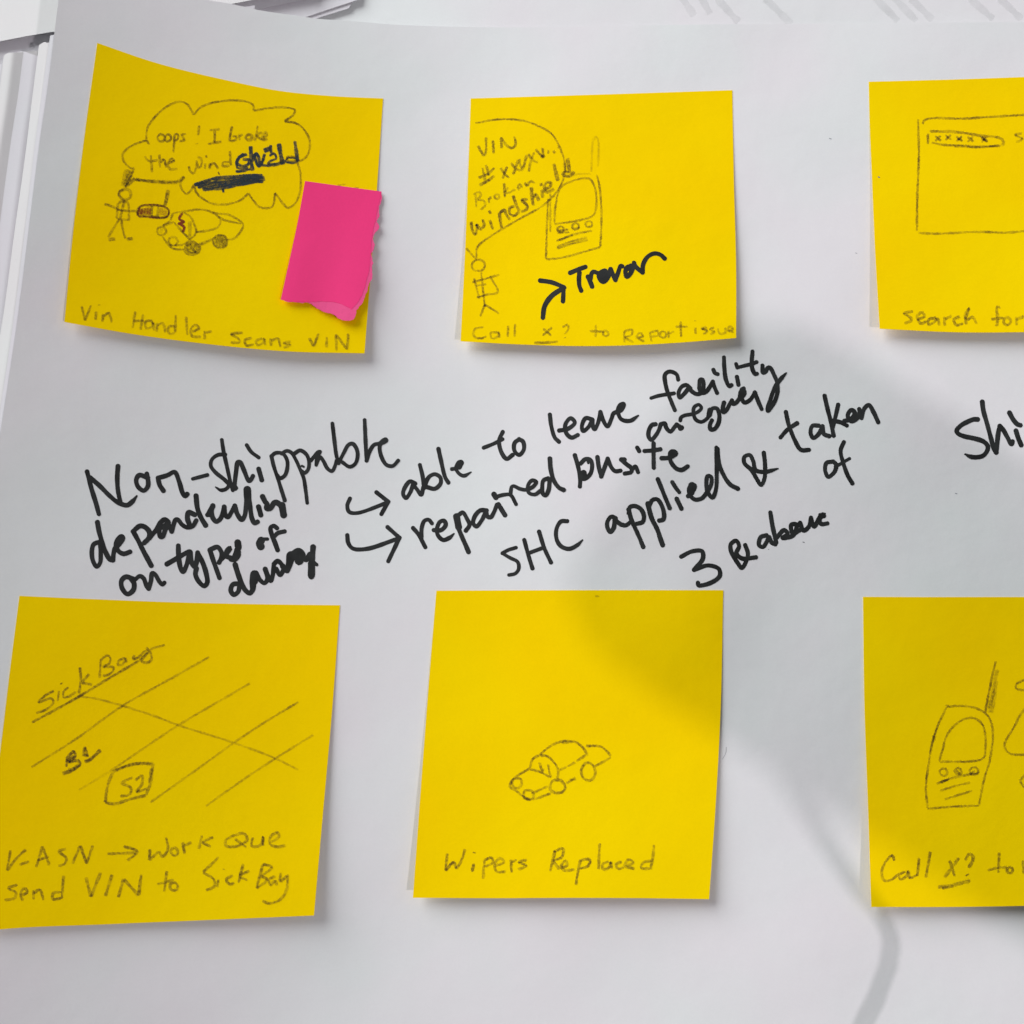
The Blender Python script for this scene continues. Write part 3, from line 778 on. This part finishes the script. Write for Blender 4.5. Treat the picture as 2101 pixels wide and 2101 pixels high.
pen('sick_bay_line_drawing', '''@1.15 ~1.2 180,752 400,632 620,500 790,400
~.8 790,400 850,340 935,312
~.7 178,1005 430,845 690,660 1000,485 1185,380
~.35 445,1135 620,1030; ~.6 620,1030 1005,770 1260,620 1415,530
~.6 850,1205 1160,985 1325,865; ~.75 1325,865 1500,750 1690,635
~.6 1165,1225 1400,1060 1560,955 1775,820
~.6 460,605 560,620 860,710 1005,765 1320,865 1560,955 1690,1020''', T15, s4, n4, 4.0)
pen('pencil_words', '''740,1370 732,1470; @1.1 730,1380 810,1300 830,1350 760,1410 860,1400 880,1440 800,1500 750,1490
@1.3 685,1540 760,1520 880,1440; 935,1240 915,1350; 935,1250 970,1360; @1.3 930,1410 980,1395 1110,1280
~.7 745,1400 815,1340; ~.8 925,1330 960,1350''', TC, s4, n4, 5.0, press=1.7, label='heavy pencil B1')
pen('box_drawing', '''@1.1 640,1030 740,990 868,982 868,982 850,1100 825,1165 825,1165 740,1185 650,1212 595,1205 595,1205 610,1110 640,1030; ~.8 650,1022 770,985 865,990; ~.7 858,1010 845,1095''', T15, s4, n4, 5.0)
pen('pencil_words', '''750,1062 692,1095 740,1120 735,1158 680,1170; 765,1080 805,1052 802,1105 775,1142 835,1125''', T15, s4, n4, 5.0, label='pencil S2 in the drawn box')
pen('pencil_caption', '''60,1475 40,1590 40,1590 95,1520 148,1470; 110,1558 165,1538
205,1572 240,1452 240,1452 280,1562; 212,1532 278,1510
375,1467 335,1482 375,1520 368,1550 330,1565
410,1552 455,1448 455,1448 490,1552 490,1552 526,1447
608,1495 690,1492 772,1490; 700,1452 776,1482 720,1535
850,1468 845,1532 845,1532 900,1480 900,1480 920,1510 950,1470 940,1402; O988,1482,20,22
1035,1428 1045,1495; 1042,1450 1085,1430; 1145,1390 1125,1467; 1208,1400 1142,1430 1142,1430 1195,1455
1330,1388 1278,1420 1282,1450 1340,1452 1400,1415 1380,1380 1325,1390; 1330,1410 1395,1458
1432,1400 1425,1450 1480,1442 1490,1400 1490,1450
1530,1432 1578,1400 1572,1375 1530,1402 1530,1440 1565,1455 1618,1448''', T15, s4, n4, 5.0, label='pencil caption V-ASN arrow Work Que')
pen('pencil_caption', '''100,1670 48,1690 90,1715 82,1745 25,1758
115,1732 155,1712 140,1690 115,1722 130,1762; 190,1700 190,1755; 190,1718 225,1700 247,1758
360,1617 350,1750; 350,1712 302,1718 300,1752 348,1745
@1.2 487,1627 515,1740 515,1740 570,1600; @1.2 635,1612 597,1735
@1.2 670,1742 700,1637 700,1637 785,1732 785,1732 800,1612
945,1592 930,1710; 890,1668 985,1642; O985,1680,22,22
1240,1512 1150,1600 1150,1600 1210,1640 1212,1680 1165,1702; 1237,1640 1230,1685; 1268,1580 1266,1586
1320,1617 1282,1640 1300,1667 1328,1660; 1377,1552 1350,1660; 1412,1590 1360,1622 1402,1645
1490,1552 1452,1690; 1490,1552 1538,1572 1482,1620; 1480,1622 1512,1640 1452,1692
1560,1622 1525,1640 1530,1672 1560,1650 1568,1675; 1590,1602 1588,1648 1625,1620
1630,1612 1622,1700 1585,1755 1525,1775 1485,1762''', T15, s4, n4, 5.0, label='pencil caption Send VIN to Sick Bay')

# ---- note 5
n5, s5 = note([(895.4, 1212), (1180, 1211), (1484, 1210.9)], [(847.2, 1842), (1000, 1843), (1166, 1842.4), (1320, 1843), (1454.9, 1845)],
              [(895.4, 1212), (878, 1424.6), (861, 1650), (847.2, 1842)], [(1484, 1210.9), (1478.8, 1453.6), (1468, 1660), (1454.9, 1845)], 3.3, 3.2,
              'yellow sticky note with a small pencil car and two words beneath')
T16 = (840, 1200, 2.76)
pen('car_drawing', '''735,965 800,912 870,885 940,890 980,920 1010,965; ~.8 860,895 930,888
1000,912 1080,915 1115,940 1142,970
1142,975 1100,1000 1050,1028; 735,965 700,985 680,1040
740,965 780,970 830,1020 842,1050 838,1100
850,1050 890,1030; 895,1028 940,1005; 945,1000 1000,962
680,1040 620,1075 578,1110 570,1145 600,1162 640,1195 690,1218
680,1042 740,1060 800,1090; 735,1005 755,1062; 785,1015 792,1060 802,1092; ~.8 740,1050 765,1045
O608,1122,28,28; O675,1188,30,28; 690,1182 785,1140; 700,1217 800,1180; ~.8 640,1205 680,1215
@1.2 O838,1142,42,38; @1.1 O1012,1057,42,50; 888,1125 940,1090; ~.8 905,1105 945,1100''', T16, s5, n5, 4.4)
pen('pencil_caption', '''215,1520 203,1620 203,1620 250,1572 265,1610 265,1610 295,1560 315,1495
365,1577 355,1625; 368,1512 366,1520
425,1555 420,1610 418,1665; 422,1560 465,1545 470,1575 425,1595
490,1592 535,1570 515,1548 485,1575 492,1622 545,1625
575,1555 578,1630; 578,1572 607,1555; 665,1557 622,1570 662,1590 615,1612
825,1502 797,1622; 812,1512 870,1495 862,1540 812,1562 812,1562 850,1612
855,1605 892,1588 885,1560 860,1590 875,1617 935,1610
968,1555 955,1620 942,1700; 965,1560 1020,1555 1012,1590 960,1607
1077,1462 1070,1610; 1130,1567 1095,1580 1097,1610 1130,1600 1140,1572 1148,1607
1202,1567 1170,1582 1182,1607 1215,1600; 1225,1592 1267,1572 1242,1555 1220,1590 1275,1607
1385,1470 1378,1540 1365,1612; 1372,1562 1325,1572 1312,1602 1365,1605''', T16, s5, n5, 5.0, label='pencil caption Wipers Replaced')
pen('pencil_mark', '~.7 1052,63 1076,66', T16, s5, n5, 3)

# ---- note 6
n6, s6 = note([(1770.8, 1224.6), (1900, 1225), (2101, 1225), (2372, 1227)], [(1787.8, 1861), (1950, 1861), (2101, 1858.7), (2392, 1850)],
              [(1770.8, 1224.6), (1774, 1453.6), (1781.7, 1671), (1787.8, 1861)], [(2372, 1227), (2384, 1540), (2392, 1850)], 3.6, 3.0,
              'yellow sticky note with a drawn handheld radio in the large soft shadow')
T17 = (1740, 1200, 2.76)
pen('walkie_talkie_drawing', '''560,690 515,780 480,880 455,1020 440,1150 450,1268 450,1268 600,1255 740,1250 740,1250 770,1100 800,1000 818,880 815,800 790,740 740,705 680,688 620,685 560,690
~.8 550,680 580,690; ~.7 510,790 480,880 462,960
@1.1 ~1.2 835,430 815,520 795,620 776,725
515,1000 530,950 560,850 620,780 700,752 760,790 778,920 765,980 700,998 515,1000
O540,1060,22,20; O622,1055,20,18; 610,1050 640,1080; O712,1053,24,22; 690,1070 720,1050
@1.1 500,1125 600,1090 740,1065; 520,1120 570,1100; ~.8 520,1165 600,1140 692,1118; 545,1215 620,1190 702,1165
1010,532 955,560 950,585 1010,598; 1020,670 975,735 930,820 885,905 910,952 1020,962; 1015,1060 975,1110 1010,1160''', T17, s6, n6, 4.0)
pen('pencil_shading', '@1.6 845,480 820,600 800,725; @1.6 840,540 815,725; @1.4 830,600 795,700; @2 ~.8 490,850 480,890', T17, s6, n6, 4.0, press=.5)
pen('pencil_caption', '''262,1562 250,1532 210,1572 190,1630 202,1672 240,1672 290,1635
325,1622 290,1642 295,1667 330,1650 340,1622 350,1658 395,1640; 402,1545 392,1650; @1.1 465,1510 440,1658
@1.2 575,1560 603,1650; @1.2 628,1545 545,1657
@1.2 662,1560 685,1525 706,1538 700,1572 680,1602; @1.4 672,1638 676,1645
@1.3 508,1712 600,1698 692,1675; 530,1718 600,1705
855,1512 850,1632; 790,1615 850,1602 900,1598; O915,1615,17,16; @1.2 990,1560 994,1635''', T17, s6, n6, 4.8, press=1.05, label='pencil caption Call x? to')

# ---- torn pink scrap stuck on note 1
P = lambda *a: [(100+x/2.76, 50+y/2.76) for x, y in a]
pc = P((1452, 887), (1885, 947), (1740, 1640), (1315, 1560))
sp = Sheet(pc, .9, 1.3, .16, 1.6, under=s1)
pk = empty('torn_pink_note', sp(np.array([pc[0][0]+40]), np.array([pc[0][1]+100]))[0])
tag(pk, 'torn pink scrap of sticky note stuck on the right of the bubble note', 'sticky note')
def rag(pts, amp, n):
    out = []
    p = poly_at(pts, n)
    for i, q in enumerate(p): out.append((q[0]+random.uniform(-amp, amp), q[1]+random.uniform(-amp, amp)))
    return out
inner_r = rag(P((1884, 948), (1872, 1000), (1852, 1100), (1830, 1200), (1822, 1300), (1812, 1400), (1792, 1480), (1758, 1565), (1715, 1612)), .8, 34)
inner_b = rag(P((1715, 1612), (1640, 1578), (1560, 1568), (1480, 1572), (1400, 1572), (1315, 1560)), .7, 24)
G = coons(P((1452, 887), (1600, 908), (1740, 927))+[inner_r[0]], list(reversed(inner_b)), P((1452, 887), (1410, 1120), (1360, 1350), (1315, 1560))[:-1]+[inner_b[-1]], inner_r[:-1]+[inner_b[0]], 30, 34)
slab('note_paper', G, lambda a, b: sp(a, b, .03), .09, M['pink'], pk)
outer = rag(P((1885, 950), (1886, 985), (1868, 1050), (1872, 1085), (1858, 1110), (1872, 1145), (1845, 1185), (1838, 1215), (1848, 1250), (1828, 1300), (1836, 1345), (1830, 1400), (1834, 1430), (1815, 1470),
              (1795, 1530), (1768, 1590), (1745, 1615), (1738, 1650), (1722, 1673), (1680, 1676), (1645, 1668), (1600, 1638), (1560, 1628), (1510, 1600), (1480, 1580), (1420, 1577), (1330, 1566)), 1.0, 90)
inn = list(reversed(inner_b))[2:-1]+list(reversed(inner_r))[1:-1]
inn = [(x-2.2, y-2.0) for x, y in inn]
flat_poly('torn_edge', outer+inn, lambda a, b: sp(a, b, -.03), .05, M['fluff'], pk)['label'] = 'pale fibrous torn edge'

# ------------------------------------------------------------------ what throws the large soft shadow: a phone with its cable, held beyond the frame
KEY = np.array([860., -720., 1450.])
def above(px, py, z):
    s = drop(np.array([px], float), np.array([py], float), lambda x, y: 0*x)[0]
    return s+(KEY-s)*(z/KEY[2])
def mat_plain(name, col, rough=.4, metal=0):
    m = bpy.data.materials.new(name); m.use_nodes = True; b = m.node_tree.nodes['Principled BSDF']
    b.inputs['Base Color'].default_value = (*col, 1); b.inputs['Roughness'].default_value = rough; b.inputs['Metallic'].default_value = metal
    return m
a, b_, c_ = above(1590, 640, 330), above(1150, 1300, 330), above(1590+1281, 640+780, 330)
ex = (c_-a); ex /= np.linalg.norm(ex); ey = (b_-a); wid = np.linalg.norm(ey); ey /= wid
ctr = a+ex*78+ey*wid/2
ph = empty('smartphone', ctr); tag(ph, 'smartphone held above the chart just beyond the picture', 'phone')
def rounded(name, hx, hy, r, z0, z1, mat, off=(0, 0), parent=ph):
    pts = []
    for sx, sy, a0 in ((1, 1, 0), (-1, 1, 90), (-1, -1, 180), (1, -1, 270)):
        for k in range(7):
            t = math.radians(a0+15*k); pts.append((off[0]+sx*(hx-r)+r*math.cos(t), off[1]+sy*(hy-r)+r*math.sin(t)))
    n = len(pts); V = [ctr+ex*p[0]+ey*p[1]+np.array([0, 0, z]) for z in (z0, z1) for p in pts]
    F = [tuple(range(n)), tuple(range(2*n-1, n-1, -1))]+[(i, i+n, (i+1) % n+n, (i+1) % n) for i in range(n)]
    return link_mesh(name, V, F, mat, parent, smooth=False)
rounded('body', 78, wid/2, 17, 0, 8, mat_plain('dark_phone_body', (.03, .03, .035), .35))
rounded('screen', 75, wid/2-3, 14, 8.0, 8.6, mat_plain('phone_glass', (.01, .01, .012), .08))
rounded('camera_lens', 8, 8, 7.9, -1.4, 0, mat_plain('lens_glass', (.02, .02, .03), .1), (-62, 22))
def tube(name, pts, radii, mat, parent=None, n=10):
    p = np.array(pts, float); V = []; F = []
    for i in range(len(p)):
        t = p[min(i+1, len(p)-1)]-p[max(i-1, 0)]; t /= np.linalg.norm(t)
        u = np.cross(t, [0, 0, 1.]); u /= np.linalg.norm(u)+1e-9; v = np.cross(t, u)
        for k in range(n):
            q = 2*math.pi*k/n; V.append(p[i]+radii[i]*(math.cos(q)*u+math.sin(q)*v))
    for i in range(len(p)-1):
        for k in range(n): F.append((i*n+k, i*n+(k+1) % n, (i+1)*n+(k+1) % n, (i+1)*n+k))
    F += [tuple(range(n))[::-1], tuple(range((len(p)-1)*n, len(p)*n))]
    return link_mesh(name, V, F, mat, parent)
cab = [above(*q, z) for *q, z in ((1560, 1500, 330), (1612, 1580, 300), (1655, 1660, 240), (1705, 1745, 180), (1760, 1825, 132), (1812, 1890, 92), (1830, 1935, 72), (1822, 1985, 60), (1796, 2050, 52), (1760, 2125, 46), (1700, 2250, 44))]
cb = poly_at([(q[0], q[1]) for q in cab], 60)
dd = np.r_[0, np.cumsum([math.dist(a_[:2], b2[:2]) for a_, b2 in zip(cab, cab[1:])])]
zz = np.interp(np.linspace(0, dd[-1], 61), dd, [q[2] for q in cab])
o = tube('charging_cable', np.c_[cb, zz], [2.0]*61, mat_plain('cable_rubber', (.6, .6, .6), .5))
tag(o, 'charging cable hanging from the phone beyond the picture', 'cable')

# the hand and forearm that hold the phone: one skinned body, fingers curled round the phone's lower edge
def skin_arm():
    verts = []; rad = []; edges = []
    def add(p, r, prev=None):
        verts.append(np.array(p)*MM); rad.append(r*MM)
        if prev is not None: edges.append((prev, len(verts)-1))
        return len(verts)-1
    o = ctr+np.array([0, 0, 24])
    pt = lambda x, y, z: o+ex*(x+60)-ey*(y-10*(x > 60)*(x-60)/20)+np.array([0, 0, z])
    palm = add(pt(38, 12, 6), 21); wrist = add(pt(88, 30, 10), 21, palm); mid = add(pt(170, 55, 20), 33, wrist); add(pt(300, 95, 40), 44, mid)
    for x, l in ((2, 1.0), (18, 1.08), (34, 1.0), (50, .82)):
        k = add(pt(x+6, 32, -2), 9.5, palm); m = add(pt(x-2, wid/2+9, -14), 8.6, k); e = add(pt(x-6, wid/2+4, -38), 7.8, m); add(pt(x-8, wid/2-12*l, -44), 7.0, e)
    t = add(pt(20, -22, -4), 11, palm); t = add(pt(0, -wid/2-6, -12), 9.5, t); add(pt(-12, -wid/2+4, -30), 8, t)
    me = bpy.data.meshes.new('person'); o0 = verts[0].copy()
    me.from_pydata([tuple(v-o0) for v in verts], edges, [])
    ob = bpy.data.objects.new('person', me); COL.objects.link(ob); ob.location = o0
    m = ob.modifiers.new('skin', 'SKIN'); me.skin_vertices.new() if not me.skin_vertices else None
    for i, r in enumerate(rad): me.skin_vertices[0].data[i].radius = (r, r)
    me.skin_vertices[0].data[0].use_root = True
    s = ob.modifiers.new('sub', 'SUBSURF'); s.levels = 2; s.render_levels = 2
    skin = mat_plain('skin', (.55, .33, .24), .5); me.materials.append(skin)
    return ob
tag(skin_arm(), 'forearm and hand holding the phone beyond the picture', 'person')
